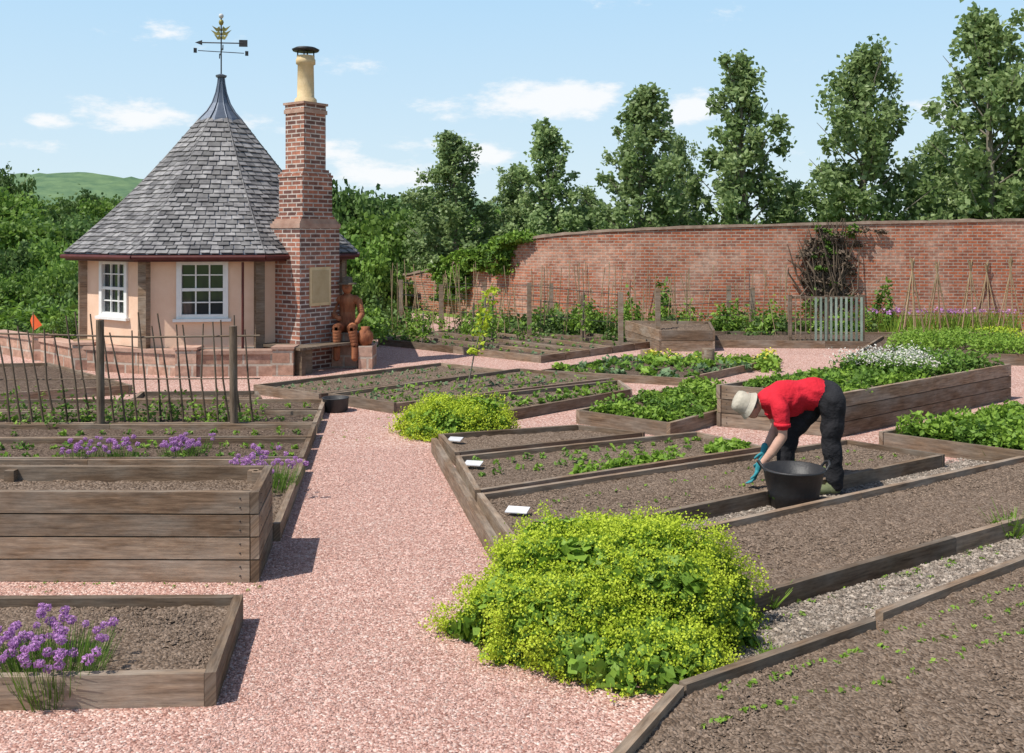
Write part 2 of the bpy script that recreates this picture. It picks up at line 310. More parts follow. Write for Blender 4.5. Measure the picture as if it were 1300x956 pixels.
b=B(); quadmesh(b,[gp(690,710),gp(1480,572),gp(1350,560),gp(700,690)],2,2,0,.006); quadmesh(b,[gp(850,900),gp(1480,640),gp(1480,598),gp(850,800)],2,2,0,.007)
b.obj('wood_chip_path',[m_chips])
b=B(); stones(b,[gp(830,700),gp(1330,600),gp(1250,575),gp(760,690)],9000,.008,.018,.008); stones(b,[gp(870,880),gp(1400,680),gp(1400,630),gp(900,770)],16000,.008,.018,.009); b.obj('wood_chips',[m_chip])
def pe(y): return 411-.40*(y-508)
for i,(f,nr) in enumerate([(507,519),(522,536),(539,554),(557,580)]):
    bed('L%d'%i,(-160,nr+2),(pe(nr),nr),(pe(f),f),(-120,f+1),soil=1,wood=0,cl=900)
bed('L4',(-200,668),(352,664),(384,584),(-160,584),cl=3000)
bed('LF',(-160,860),(268,852),(302,758),(-120,760),h=.16,cl=9000,res=.05,w=.055)
bed('LB',(-40,502),(165,489),(62,461),(-60,463),soil=1)
bed('LC',(170,506),(330,505),(325,497),(180,498),soil=1)
bed('C1',(405,500),(640,470),(560,461),(325,489),soil=0)
bed('C2',(500,512),(775,480),(660,468),(420,500),soil=0)
bed('C3',(640,522),(800,494),(785,483),(530,511),soil=0)
bed('C4',(735,521),(850,537),(985,501),(880,488),h=.16,soil=0)
c=[gp(480,438),gp(685,461),gp(830,441),gp(640,416)]
for i in range(5):
    s0,s1=i/5+.01,(i+1)/5-.01
    q=[c[0]*(1-s0)+c[3]*s0,c[1]*(1-s0)+c[2]*s0,c[1]*(1-s1)+c[2]*s1,c[0]*(1-s1)+c[3]*s1]
    bed('D%d'%i,*[p[:2] for p in q],px=False,soil=1)
bed('E',(1120,549),(1370,582),(1500,545),(1290,520),h=.16,soil=0)
bed('G',(1090,446),(1420,452),(1380,430),(1120,427),h=.2,soil=1)
bed('H1',(690,470),(870,480),(985,455),(800,452),h=.12,soil=1)
bed('W',(900,432),(1500,436),(1490,424),(900,421),h=.15,soil=1)
def planter(key,c,h,soilz,np_,wt=.05,name='raised_planter',mats=None):
    b=B(); ph=h/np_
    for i in range(4):
        p,q=c[i][:2],c[(i+1)%4][:2]; d=(q-p)/np.linalg.norm(q-p); e=wt/2*(1 if i%2 else -1)
        for k in range(np_):
            off=A([d[1],-d[0]])*rng.normal()*.003
            b.board(p-d*e+off,q+d*e+off,wt,k*ph+.004,(k+1)*ph-.006+i*.001,0,tint=rng.random())
        L=np.linalg.norm(q-p); nrm=A([d[1],-d[0]]); m=max(2,int(L/1.4)+1)
        cen=sum(x[:2] for x in c)/4
        if np.dot(nrm,cen-p)<0: nrm=-nrm
        for j in range(m):
            s=p+d*(.09+(L-.18)*j/(m-1))+nrm*(wt/2+.035); b.bx(s[0]-.035,s[0]+.035,s[1]-.035,s[1]+.035,0,h-.02,0)
            for k in range(np_):
                for zq in (.3,.7):
                    s2=p+d*(.09+(L-.18)*j/(m-1))-nrm*(wt/2+.001); b.ell([s2[0],s2[1],(k+zq)*ph],[.006,.006,.006],2,n=6)
    quadmesh(b,[A([*x[:2],0]) for x in c],50,14,.008,soilz,1)
    b.obj(name,mats or [m_wood,m_soil,m_dark]); BEDS[key]=([A([*x[:2],soilz]) for x in c],soilz)
planter('PL',[A([-5.5,6.62]),A([-1.70,6.58]),A([-1.79,7.30]),A([-5.5,7.32])],.6,.50,4,.055)
Ac,Bc,Cc=gp(914,541),gp(1064,555),gp(1280,507); Dc=Ac+(Cc-Bc)*1.0
planter('PR',[Ac,Bc,Cc,Dc],.50,.44,3,.055)
planter('PF',[gp(838,446),gp(906,446),gp(900,432),gp(795,431)],.42,.36,2,.05)
# ---------------------------------------------------------------- garden wall
wp=[(440,33.5,353),(470,33,352),(520,31.6,347),(560,30.2,337),(600,28.6,324),(640,27.2,308),(670,26.4,300),(720,25.8,294),(800,25.2,289),(1000,24.6,283),(1300,24,277),(1600,23.6,272)]
W=A([[*dp(p,d)[:2],zz(t,d)] for p,d,t in wp]); sL=np.concatenate([[0],np.cumsum(np.linalg.norm(np.diff(W[:,:2],axis=0),axis=1))])
ss=np.arange(0,sL[-1],.3); P=np.column_stack([np.interp(ss,sL,W[:,k]) for k in range(3)]); P[:,2]=np.convolve(np.pad(P[:,2],4,'edge'),np.ones(9)/9,'valid')
b=B(); T=np.gradient(P[:,:2],axis=0);T/=np.linalg.norm(T,axis=1,keepdims=True);Nn=np.column_stack([T[:,1],-T[:,0]])
fr=P[:,:2]; bk=P[:,:2]-Nn*.36
def strip(b,a,za,c,zc,mat,flat=False):
    n=len(a); V=np.concatenate([np.column_stack([a,za]),np.column_stack([c,zc])]); i=np.arange(n-1); Fc=np.stack([i,i+1,n+i+1,n+i],1)
    if flat: wv=np.linalg.norm(a-c,axis=1); uv=np.stack([np.stack([ss[:-1],0*ss[:-1]],1),np.stack([ss[1:],0*ss[1:]],1),np.stack([ss[1:],wv[1:]],1),np.stack([ss[:-1],wv[:-1]],1)],1)
    else: uv=np.stack([np.stack([ss[:-1],za[:-1]],1),np.stack([ss[1:],za[1:]],1),np.stack([ss[1:],zc[1:]],1),np.stack([ss[:-1],zc[:-1]],1)],1)
    b.add(V,Fc,mat,.5,uv)
z0=np.full(len(P),-.3); zt=P[:,2]-.07
strip(b,fr,z0,fr,zt,0); strip(b,bk,z0,bk,zt,0)
co=fr+Nn*.03; cb=bk-Nn*.03; jt=P[:,2]+rng.normal(size=len(P))*.010
strip(b,co,zt,co,jt,1); strip(b,co,jt,cb,jt,1,True); strip(b,cb,zt,cb,jt,1); strip(b,co,zt,cb,zt,1,True)
b.obj('brick_garden_wall',[m_wallbrick,m_cope])
# ---------------------------------------------------------------- summerhouse
hut=empty('octagonal_summerhouse'); cx,cy=-5.52,18.9; R=2.4
ang=[math.radians(-59+45*i) for i in range(8)]
def hv(r,a,z): return A([cx+r*math.sin(a),cy-r*math.cos(a),z])
b=B(); bw=B(); bwi=B()
for i in range(8):
    a0,a1=ang[i],ang[(i+1)%8]; p,q=hv(R,a0,0),hv(R,a1,0); d=(q-p);L=np.linalg.norm(d);d/=L;n=A([d[1],-d[0],0]); mid=(p+q)/2
    if np.dot(n,mid-A([cx,cy,0]))<0:n=-n
    Z=A([0,0,1.])
    def pane(u0,u1,z0,z1,dep,mat,bb,th=.02): 
        c0=p+d*(u0+u1)/2+n*dep+Z*(z0+z1)/2; bb.box(c0,d*(u1-u0)/2,n*th,Z*(z1-z0)/2,mat,.5)
    win=i in(0,1,7,5); c0=L/2; hw=.42; wz0,wz1=.90,1.86
    if win:
        pane(0.003,c0-hw,.0,2.0,-.06,0,b,.06);pane(c0+hw,L-.003,.0,2.0,-.06,0,b,.06);pane(c0-hw,c0+hw,0,wz0,-.063,0,b,.06);pane(c0-hw,c0+hw,wz1,2.0,-.063,0,b,.06)
        for (u0,u1,a_,b_) in ((c0-hw,c0-hw+.085,wz0,wz1),(c0+hw-.085,c0+hw,wz0,wz1)): pane(u0,u1,a_,b_,0,0,bwi,.035)
        pane(c0-hw+.085,c0+hw-.085,wz0,wz0+.07,-.004,0,bwi,.035);pane(c0-hw+.085,c0+hw-.085,wz1-.06,wz1,-.004,0,bwi,.035)
        pane(c0-hw+.085,c0+hw-.085,1.36,1.41,-.01,0,bwi,.03)
        for k in (1,2): u=c0-hw+.085+(2*hw-.17)*k/3; pane(u-.011,u+.011,wz0+.07,wz1-.06,-.018,0,bwi,.015)
        for zq in (1.17,1.63): pane(c0-hw+.085,c0+hw-.085,zq-.01,zq+.01,-.02,0,bwi,.014)
        pane(c0-hw-.05,c0+hw+.05,wz0-.05,wz0-.002,.03,0,bwi,.05)
        pane(c0-hw+.06,c0+hw-.06,wz0+.05,wz1-.05,-.045,1,bwi,.004)
        pane(c0-hw+.09,c0-hw+.22,wz0+.07,wz1-.07,-.060,0,bwi,.004)
    else: pane(0.003,L-.003,0,2.0,-.06,0,b,.06)
    pane(0.07,L-.07,0,.42,.03,2,b,.03)
    v=hv(R+.03,a0,1.0); r=A([math.cos(a0),math.sin(a0),0]); o=A([math.sin(a0),-math.cos(a0),0]); b.box(v,r*.075,o*.07,Z*1.0,1)
b.obj('walls',[m_peach,m_wood,m_plinth],hut); bwi.obj('windows',[m_white,mg],hut)
b=B(); RE,ZE,RT,ZT=2.74,1.98,.40,4.48
def rz(s): return RE+(RT-RE)*s, ZE+(ZT-ZE)*(s-.05*math.sin(math.pi*s))
rows=30
for i in range(8):
    a0,a1=ang[i],ang[(i+1)%8]
    for r in range(rows):
        s0,s1=r/rows,min(1,(r+1.35)/rows); R0,Z0=rz(s0);R1,Z1=rz(s1)
        A0,B0=hv(R0,a0,Z0),hv(R0,a1,Z0);A1,B1=hv(R1,a0,Z1),hv(R1,a1,Z1); nrm=np.cross(B0-A0,A1-A0);nrm/=np.linalg.norm(nrm)
        if nrm[2]<0:nrm=-nrm
        w=np.linalg.norm(B0-A0); m=max(1,int(w/.17)); off=.5*(r%2)
        cuts=sorted(set([0,1]+[min(1,max(0,(k+off+rng.normal()*.07)/m)) for k in range(0,m+1)]))
        for u0,u1 in zip(cuts[:-1],cuts[1:]):
            if u1-u0<.01: continue
            g=.008/w; lift=nrm*(.026+rng.random()*.014); low=(rng.random()-.5)*.03*(A1-A0)/np.linalg.norm(A1-A0)
            q0=A0*(1-u0-g)+B0*(u0+g)+lift+low;q1=A0*(1-u1+g)+B0*(u1-g)+lift+low
            q2=A1*(1-u1+g)+B1*(u1-g)+nrm*.004;q3=A1*(1-u0-g)+B1*(u0+g)+nrm*.004; t=rng.random()
            b.add([q0,q1,q2,q3,q0-nrm*.016,q1-nrm*.016],[[0,1,2,3],[4,5,1,0]],0,t)
    for k in range(8):
        R0,Z0=rz(k/8);R1,Z1=rz((k+1)/8); b.add([hv(R0,a0,Z0),hv(R0,a1,Z0),hv(R1,a1,Z1),hv(R1,a0,Z1)],[[0,1,2,3]],1)
    b.tube([hv(rz(s)[0]+.002,a0,rz(s)[1]+.008) for s in np.linspace(0,1,8)],.018,6,3,.3)
    b.add([hv(RE-.02,a0,ZE-.12),hv(RE-.02,a1,ZE-.12),hv(RE-.02,a1,ZE-.003),hv(RE-.02,a0,ZE-.003)],[[0,1,2,3]],2,.5)
    b.add([hv(RE-.02,a0,ZE-.12),hv(RE-.02,a1,ZE-.12),hv(R-.1,a1,ZE-.09),hv(R-.1,a0,ZE-.09)],[[0,1,2,3]],2,.4)
    b.tube([hv(RE+.035,a0,ZE-.05),hv(RE+.035,a1,ZE-.05)],.038,8,2,.6)
b.obj('slate_roof',[m_slate,m_lead,m_fascia,m_slate],hut)
b=B(); prof=[(.47,4.36),(.40,4.50),(.27,4.64),(.17,4.80),(.10,5.0),(.065,5.18),(.055,5.28),(.10,5.30),(.11,5.33),(.03,5.36),(.0,5.37)]
b.lathe([cx,cy,0],prof,8,0,.5,smooth=False)
for k in range(8):
    a=ang[k]; b.tube([A([cx+r*1.0*math.sin(a),cy-r*math.cos(a),zq]) for r,zq in prof[:7]],.016,5,0,.2)
b.obj('lead_finial',[m_lead],hut)
b=B(); zb=5.35; b.tube([[cx,cy,zb],[cx,cy,6.45]],.013,6,0); zc=5.78
for k in range(4):
    a=math.radians(20+90*k); e=A([math.cos(a),math.sin(a),0])*.42; b.tube([[cx,cy,zc],A([cx,cy,zc])+e],.008,5,0); l=A([cx,cy,zc])+e*1.12
    b.box(l,A([math.cos(a),math.sin(a),0])*.03,[0,0,.045],A([-math.sin(a),math.cos(a),0])*.008,0)
d=A([.97,.1,0]);za=5.95; c0=A([cx,cy,za]); b.tube([c0-d*.40,c0+d*.42],.012,5,0)
b.add([c0-d*.50,c0-d*.36+A([0,0,.05]),c0-d*.36-A([0,0,.05])],[[0,1,2]],0); b.box(c0+d*.42,d*.08,[0,0,.065],[0,.006,0],0)
for s in(-1,1):
    for zq,l in ((6.02,.14),(6.10,.2),(6.18,.18)):
        r=A([cx,cy,zq]); b.add([r,r+A([s*l*.5,0,-.01]),r+A([s*l,0,.10]),r+A([s*l*.45,0,.05]),r+A([s*l*.2,0,.09])],[[0,1,2,3,4]],1)
b.ell([cx,cy,6.34],[.05,.05,.06],1,n=8); b.ell([cx,cy,6.46],[.05,.05,.05],2,n=8)
b.obj('weathervane',[m_dark,m_gold,m_slab],hut)
b=B(); v=hv(R+.12,ang[2]-.12,0); b.tube([v+A([0,0,1.85]),v+A([0,0,.3])],.022,7,0); b.obj('downpipe',[m_fascia],hut)
b=B(); th=math.radians(53.5); n=A([math.sin(th),-math.cos(th),0]); t=A([math.cos(th),math.sin(th),0]); Z=A([0,0,1.])
base_c=A([cx,cy,0])+n*(2.22+.26)-t*.11
def cb(hw,hd,z0,z1,mat,dn=0): b.box(base_c+n*dn+Z*(z0+z1)/2,t*hw,n*hd,Z*(z1-z0)/2,mat,.5)
cb(.455,.36,0,2.42,0); cb(.47,.375,2.42,2.50,1); 
for k in range(4): cb(.44-.03*k,.35-.012*k,2.50+.04*k,2.54+.04*k,1 if k<2 else 0)
cb(.34,.30,2.66,3.30,0); 
for k in range(3): cb(.355-.03*k,.31-.02*k,3.30+.045*k,3.345+.045*k,0)
cb(.25,.235,3.435,4.40,0); cb(.27,.255,4.40,4.47,1);cb(.255,.24,4.47,4.55,0);cb(.28,.265,4.55,4.59,1)
pc=base_c+n*.365; b.box(pc+Z*1.42,t*.24,n*.012,Z*.33,2,.9); b.box(pc+Z*1.42+n*.013,t*.19,n*.006,Z*.28,2,.3)
b.lathe([base_c[0],base_c[1],0],[(.20,4.58),(.19,4.66),(.15,4.70),(.14,5.26),(.17,5.28),(.17,5.35),(.155,5.37),(.155,5.42)],16,3)
for k in range(4): a=k*1.57; b.tube([[base_c[0]+.14*math.cos(a),base_c[1]+.14*math.sin(a),5.40],[base_c[0]+.14*math.cos(a),base_c[1]+.14*math.sin(a),5.52]],.012,4,4)
b.lathe([base_c[0],base_c[1],0],[(.0,5.50),(.22,5.50),(.24,5.53),(.18,5.56),(0,5.57)],16,4)
b.obj('brick_chimney',[m_chbrick,m_stone,m_pot,m_pot,m_dark],hut)
b=B(); bc=base_c+n*.62
for k in range(4): b.board(bc+n*(k*.1-.15)-t*.85,bc+n*(k*.1-.15)+t*.65,.09,.42,.46,0)
for s in(-.75,.55):
    b.box(bc+t*s+Z*.21,t*.04,n*.17,Z*.21,0)
bc2=base_c-t*.62+n*.05
for k in range(4): b.board(bc2-t*(k*.1-.15)-n*.5,bc2-t*(k*.1-.15)+n*.78,.09,.421,.461,0)
b.box(bc2+n*.6+Z*.21,t*.15,n*.04,Z*.21,0);b.box(bc2-n*.3+Z*.21,t*.15,n*.04,Z*.21,0)
b.obj('wooden_bench',[m_wood2])
b=B(); lw=[gp(-5,446),gp(58,457),(gp(110,469)),gp(240,477),gp(362,476)]; 
for p,q in zip(lw[:-1],lw[1:]): b.board(p,q,.26,0,.36,0);b.board(p,q,.32,.36,.42,1)
for p in (lw[1],lw[3],lw[4],lw[2]): b.bx(p[0]-.17,p[0]+.17,p[1]-.17,p[1]+.17,0,.44,0);b.bx(p[0]-.19,p[0]+.19,p[1]-.19,p[1]+.19,.44,.48,1)
b.obj('low_stone_wall',[m_plinth,m_stone])
b=B()
for x in np.linspace(70,350,22):
    p=gp(x,462-abs(x-240)*.03); clump(b,[p[0],p[1]+.2,.25],.32,rng.uniform(.3,.65),320,.042,rng.integers(0,3))
b.obj('terrace_shrubs',[l_dark,l_grey,l_veg])
b=B(); s0=dp(108,17.9);s1=dp(166,17.6)
for k in range(9):
    p=s0+(s1-s0)*k/8; b.box(p+A([0,0,.68]),[.025,0,0],[0,.012,0],[0,0,.16],0)
b.board(s0+A([-.04,.03,0]),s1+A([.04,.03,0]),.03,.83,.88,0); b.board(s0+A([0,-.2,0]),s1+A([0,-.2,0]),.35,.43,.47,0)
for p in(s0,s1): b.box(p+A([0,-.32,.21]),[.03,0,0],[0,.03,0],[0,0,.21],0);b.box(p+A([0,.04,.42]),[.03,0,0],[0,.02,0],[0,0,.42],0)
b.obj('garden_bench',[m_cane])
b=B(); s=dp(441,17.5); X=lambda dx,dy,z_: A([s[0]+dx,s[1]+dy,z_])
b.bx(s[0]-.24,s[0]+.26,s[1]-.2,s[1]+.22,0,.60,2)
def cap(pts,rs,m=0):
    for (p,r),(q,r2) in zip(zip(pts[:-1],rs[:-1]),zip(pts[1:],rs[1:])):
        for k in range(7): f=k/6; rr=r*(1-f)+r2*f; b.ell(p*(1-f)+q*f,[rr]*3,m,.5,n=10)
cap([X(0,0,.72),X(0,.02,.95),X(0,.0,1.14)],[.16,.14,.15]); cap([X(-.14,0,1.17),X(.14,0,1.17)],[.08,.08])
cap([X(0,0,1.2),X(0,-.03,1.32)],[.06,.06]); b.ell(X(0,-.03,1.39),[.095,.11,.125],0,.5,n=14); b.ell(X(-.0,-.15,1.38),[.02,.03,.025],0,.4,n=8)
b.lathe([s[0],s[1]-.03,0],[(.17,1.44),(.16,1.465),(.10,1.47),(.09,1.56),(.0,1.58)],14,1,.3)
cap([X(-.2,0,1.14),X(-.25,-.1,.92),X(-.1,-.28,.86)],[.065,.055,.045]); cap([X(.2,0,1.14),X(.27,-.08,.92),X(.22,-.3,.80)],[.065,.055,.045])
cap([X(-.09,-.05,.70),X(-.11,-.42,.70),X(-.11,-.42,.38),X(-.11,-.45,.2)],[.10,.085,.065,.06]); cap([X(.1,-.05,.70),X(.15,-.42,.69),X(.2,-.42,.38),X(.2,-.46,.2)],[.10,.085,.065,.06])
b.lathe([s[0]+.36,s[1]-.30,0],[(.0,.40),(.10,.40),(.14,.51),(.13,.61),(.07,.68),(.08,.72),(.0,.72)],12,0,.6)
b.bx(s[0]+.265,s[0]+.5,s[1]-.45,s[1]+.1,0,.40,2)
b.obj('carved_wooden_sculpture',[m_carve,m_wood2,m_plinth])
# ---------------------------------------------------------------- stake fence (left)
b=B()
for x,y0,hh in ((128,552,1.32),(297,552,1.25),(-45,552,1.3)):
    p=gp(x,y0); b.tube([[p[0],p[1],0],[p[0]-.01,p[1],hh]],.047,8,0)
p0=gp(-150,548);p1=gp(330,548)
b.tube([[p0[0],p0[1],1.18],[p1[0]*.7+p0[0]*.3,p0[1]+.01,1.10],[p1[0],p1[1],1.12]],.012,5,1)
b.tube([[p0[0],p0[1],.6],[p1[0],p1[1],.62]],.008,5,1)
for x in np.linspace(-60,322,27):
    p=gp(x,548+rng.normal()*2); l=-.10-.12*rng.random(); b.tube([[p[0],p[1],0],[p[0]+l*.5+.02*rng.normal(),p[1]+.015,.6],[p[0]+l+.04*rng.normal(),p[1]+.03,1.15+rng.random()*.25]],[.014,.012,.009],5,1)
b.obj('pea_stake_fence',[m_wood2,m_wood2])
b=B()
for x in np.linspace(0,325,34):
    p=gp(x,545+rng.normal()*4); clump(b,[p[0],p[1],.05],.11,rng.uniform(.12,.5),45,.028,rng.integers(0,2))
b.obj('pea_plants',[l_veg,l_bright])
b=B(); pts=[]
for x,y0,hh in ((509,417,1.2),(560,424,1.15),(615,412,1.1),(672,431,1.25),(740,432,1.0),(788,443,1.15),(835,440,1.2),(925,420,1.1),(955,425,1.1),(700,415,1.1)):
    p=gp(x,y0); b.bx(p[0]-.05,p[0]+.05,p[1]-.05,p[1]+.05,0,hh,0,.8); pts.append((p,hh))
for i,j in ((0,1),(1,3),(3,5),(6,8),(0,2),(2,9)):
    for f in (.45,.7,.95): a,c_=pts[i],pts[j]; b.tube([a[0]+A([0,0,a[1]*f]),c_[0]+A([0,0,c_[1]*f])],.006,4,1)
b.obj('post_and_wire_fence',[m_wood,m_dark])
b=B()
for k in range(130):
    x=rng.uniform(490,1000); p=gp(x,rng.uniform(405,432)); b.tube([p,[p[0]+rng.normal()*.12,p[1]+rng.normal()*.1,rng.uniform(.9,1.7)]],.009,4,0)
b.obj('garden_canes',[m_cane])
b=B()
for x,y,h in ((1158,428,1.7),(1190,424,1.6),(1232,425,1.65),(1253,420,1.6),(1283,424,1.7),(1305,420,1.7),(1215,418,1.5)):
    p=gp(x,y)
    for k in range(7):
        a=k*6.283/7; q=p+A([.3*math.cos(a),.3*math.sin(a),0]); tp=p+A([-.05*math.cos(a),-.05*math.sin(a),h+.12*rng.random()]); b.tube([q,tp],.014,4,0)
    for zq in (.5,1.0): b.lathe([p[0],p[1],0],[(.32*(1-zq/h)+.01,zq),(.32*(1-zq/h)+.02,zq+.01)],10,0)
b.obj('bean_cane_wigwams',[m_cane])
b=B(); g0=gp(1003,441);g1=gp(1095,441)
for p in(g0,g1,(g0+g1)/2*1.0): b.bx(p[0]-.035,p[0]+.035,p[1]-.035,p[1]+.035,0,1.08,0)
for zq in (.12,.55,1.0): b.board(g0,g1,.03,zq,zq+.05,0)
for x in np.linspace(0,.98,15):
    p=g0+(g1-g0)*x; b.box(p+A([0,-.03,.55]),[.022 if x>.3 else .01,0,0],[0,.008,0],[0,0,.48 if x>.3 else .5],1 if x>.3 else 2)
b.obj('picket_gate',[m_wood2,m_paleg,m_wood])
b=B()
for x,y,r,h in ((899,470,.11,.36),(820,458,.1,.2)):
    p=gp(x,y); b.lathe([p[0],p[1],0],[(r*1.1,0),(r,.1),(r*.97,h),(r*.9,h+.01),(0,h+.012)],14,0)
b.obj('timber_stump',[m_wood])
# ---------------------------------------------------------------- planting
b=B()
def rowsof(b,key,us,vs,r,h,n,s,mat,j=.02):
    for v in vs:
        for u in us:
            p=bp(key,u,v)+A([rng.normal()*j,rng.normal()*j,0]); f=rng.uniform(.6,1.3)
            if rng.random()<.06: continue
            clump(b,p,r*f,h*f,n,s*rng.uniform(.8,1.2),mat if not hasattr(mat,'__len__') else rng.choice(mat))
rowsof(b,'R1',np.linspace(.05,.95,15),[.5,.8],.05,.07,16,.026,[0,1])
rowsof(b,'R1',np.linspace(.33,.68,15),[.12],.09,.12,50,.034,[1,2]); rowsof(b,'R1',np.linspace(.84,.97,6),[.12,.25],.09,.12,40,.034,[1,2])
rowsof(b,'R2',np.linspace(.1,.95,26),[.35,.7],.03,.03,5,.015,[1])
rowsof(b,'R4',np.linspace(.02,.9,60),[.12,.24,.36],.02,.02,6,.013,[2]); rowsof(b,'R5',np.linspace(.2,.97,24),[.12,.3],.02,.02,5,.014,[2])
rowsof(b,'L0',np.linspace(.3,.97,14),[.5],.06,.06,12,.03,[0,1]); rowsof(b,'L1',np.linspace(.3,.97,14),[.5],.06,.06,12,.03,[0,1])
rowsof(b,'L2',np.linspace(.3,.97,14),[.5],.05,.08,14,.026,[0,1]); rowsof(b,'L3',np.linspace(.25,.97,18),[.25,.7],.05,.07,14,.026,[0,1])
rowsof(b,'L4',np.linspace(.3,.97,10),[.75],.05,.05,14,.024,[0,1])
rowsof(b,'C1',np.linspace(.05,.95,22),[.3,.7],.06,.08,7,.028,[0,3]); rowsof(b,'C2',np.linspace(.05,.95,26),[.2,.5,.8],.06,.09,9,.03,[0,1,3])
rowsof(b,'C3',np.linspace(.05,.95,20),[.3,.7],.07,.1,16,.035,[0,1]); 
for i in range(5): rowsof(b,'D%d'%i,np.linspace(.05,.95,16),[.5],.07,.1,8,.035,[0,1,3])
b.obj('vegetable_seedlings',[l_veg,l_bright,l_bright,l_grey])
b=B()
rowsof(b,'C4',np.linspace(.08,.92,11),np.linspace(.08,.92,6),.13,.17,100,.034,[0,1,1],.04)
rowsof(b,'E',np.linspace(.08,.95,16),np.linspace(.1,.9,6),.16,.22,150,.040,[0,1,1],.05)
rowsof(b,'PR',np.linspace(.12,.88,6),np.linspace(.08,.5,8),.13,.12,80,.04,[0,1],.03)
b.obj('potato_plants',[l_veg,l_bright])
b=B()
rowsof(b,'H1',np.linspace(.05,.95,10),np.linspace(.1,.9,4),.15,.14,30,.06,[0,1,2],.06)
for k in range(26):
    p=gp(rng.uniform(812,985),rng.uniform(460,472)); clump(b,p,.2,.22,45,.065,1); 
    if k%2==0: clump(b,p+A([0,0,.18]),.15,.1,12,.03,3)
b.obj('squash_plants',[l_veg,l_bright,l_grey,l_yellow])
b=B()
for k in range(150):
    p=bp('PR',rng.uniform(.08,.92),rng.uniform(.5,.97)); clump(b,p,.14,.28,40,.034,0)
    if p[0]<5.6 and k%3: clump(b,p+A([rng.normal()*.1,0,.15]),.2,.22,30,.016,1)
b.obj('white_flowering_herbs',[l_veg,l_white])
b=B()
for k in range(150):
    p=bp('G',rng.uniform(.1,.95),rng.uniform(0,1)); clump(b,p,.22,.28,36,.04,0); clump(b,p+A([0,0,.2]),.22,.12,22,.022,1 if p[0]>9.5 else 0)
for k in range(60):
    p=gp(rng.uniform(1105,1290),rng.uniform(418,424)); blades(b,p,.12,.5,16,.012,0); clump(b,p+A([0,0,.45]),.12,.12,6,.04,2)
b.obj('wildflower_bed',[l_bright,l_lime,l_purple])
b=B()
for k in range(70):
    x=rng.uniform(620,1110); p=dp(x,rng.uniform(22.2,24)); bush(b,p,[.45,.4,rng.uniform(.35,.85)],260,.055,rng.integers(0,3),ncl=14)
for x in (800,840,1120): bush(b,dp(x,24),[.3,.3,1.35],350,.065,0,ncl=14)
for k in range(36):
    p=gp(rng.uniform(480,800),rng.uniform(406,440)); bush(b,p,[.3,.3,rng.uniform(.25,.8)],110,.045,rng.integers(0,3),ncl=10)
for x,y,h in ((536,440,.7),(615,446,1.1),(625,436,1.2),(740,438,1.1),(600,440,.9)):
    p=gp(x,y); b.tube([p,p+A([.02,0,h])],.018,5,3)
    bush(b,p+A([0,0,h*.3]),[.28,.28,h*.75],220,.045,1,ncl=16)
b.obj('border_shrubs',[l_veg,l_bright,l_dark,m_bark])
b=B(); p=gp(592,500); tp=p+A([.35,0,1.45]); b.tube([p,p+A([.12,0,.6]),tp],[.014,.01,.005],5,0)
for k in range(22):
    s=rng.uniform(.35,1.02); q=p+(tp-p)*s; clump(b,q,.12,.1,8,.042,1)
b.obj('young_fruit_tree',[m_bark,l_lime])
b=B()
def onwall(px,z,off=.05):
    x=np.interp(px,[w[0] for w in wp],[w[1] for w in wp]); q=dp(px,x-off); q[2]=z; return q
for k in range(150):
    px=rng.uniform(558,668); d=np.interp(px,[w[0] for w in wp],[w[1] for w in wp]); t=zz(np.interp(px,[w[0] for w in wp],[w[2] for w in wp]),d)
    lo=1.2 if px>600 else .3; bush(b,onwall(px,rng.uniform(lo,t+.02) if px<650 else t-.1),[.4,.2,.28],110,.065,rng.integers(0,2),ncl=8)
b.obj('ivy',[l_veg,l_bright])
b=B()
for k in range(120):
    q0=onwall(1055+rng.normal()*12,rng.uniform(.3,.9)); q1=onwall(1055+rng.normal()*22,rng.uniform(1.2,2.75),.12); q1[1]=q0[1]-rng.uniform(0,.15); m_=(q0+q1)/2+rng.normal(size=3)*A([.25,.08,.2]); b.tube([q0,m_,q1],[.03,.02,.008],4,0,cap=False)
for k in range(50): bush(b,onwall(1052+rng.normal()*18,rng.uniform(.6,2.4),.12),[.22,.12,.2],80,.05,1 if k%4 else 2,ncl=6)
b.obj('climbing_vine',[l_vine,l_vine,l_veg])
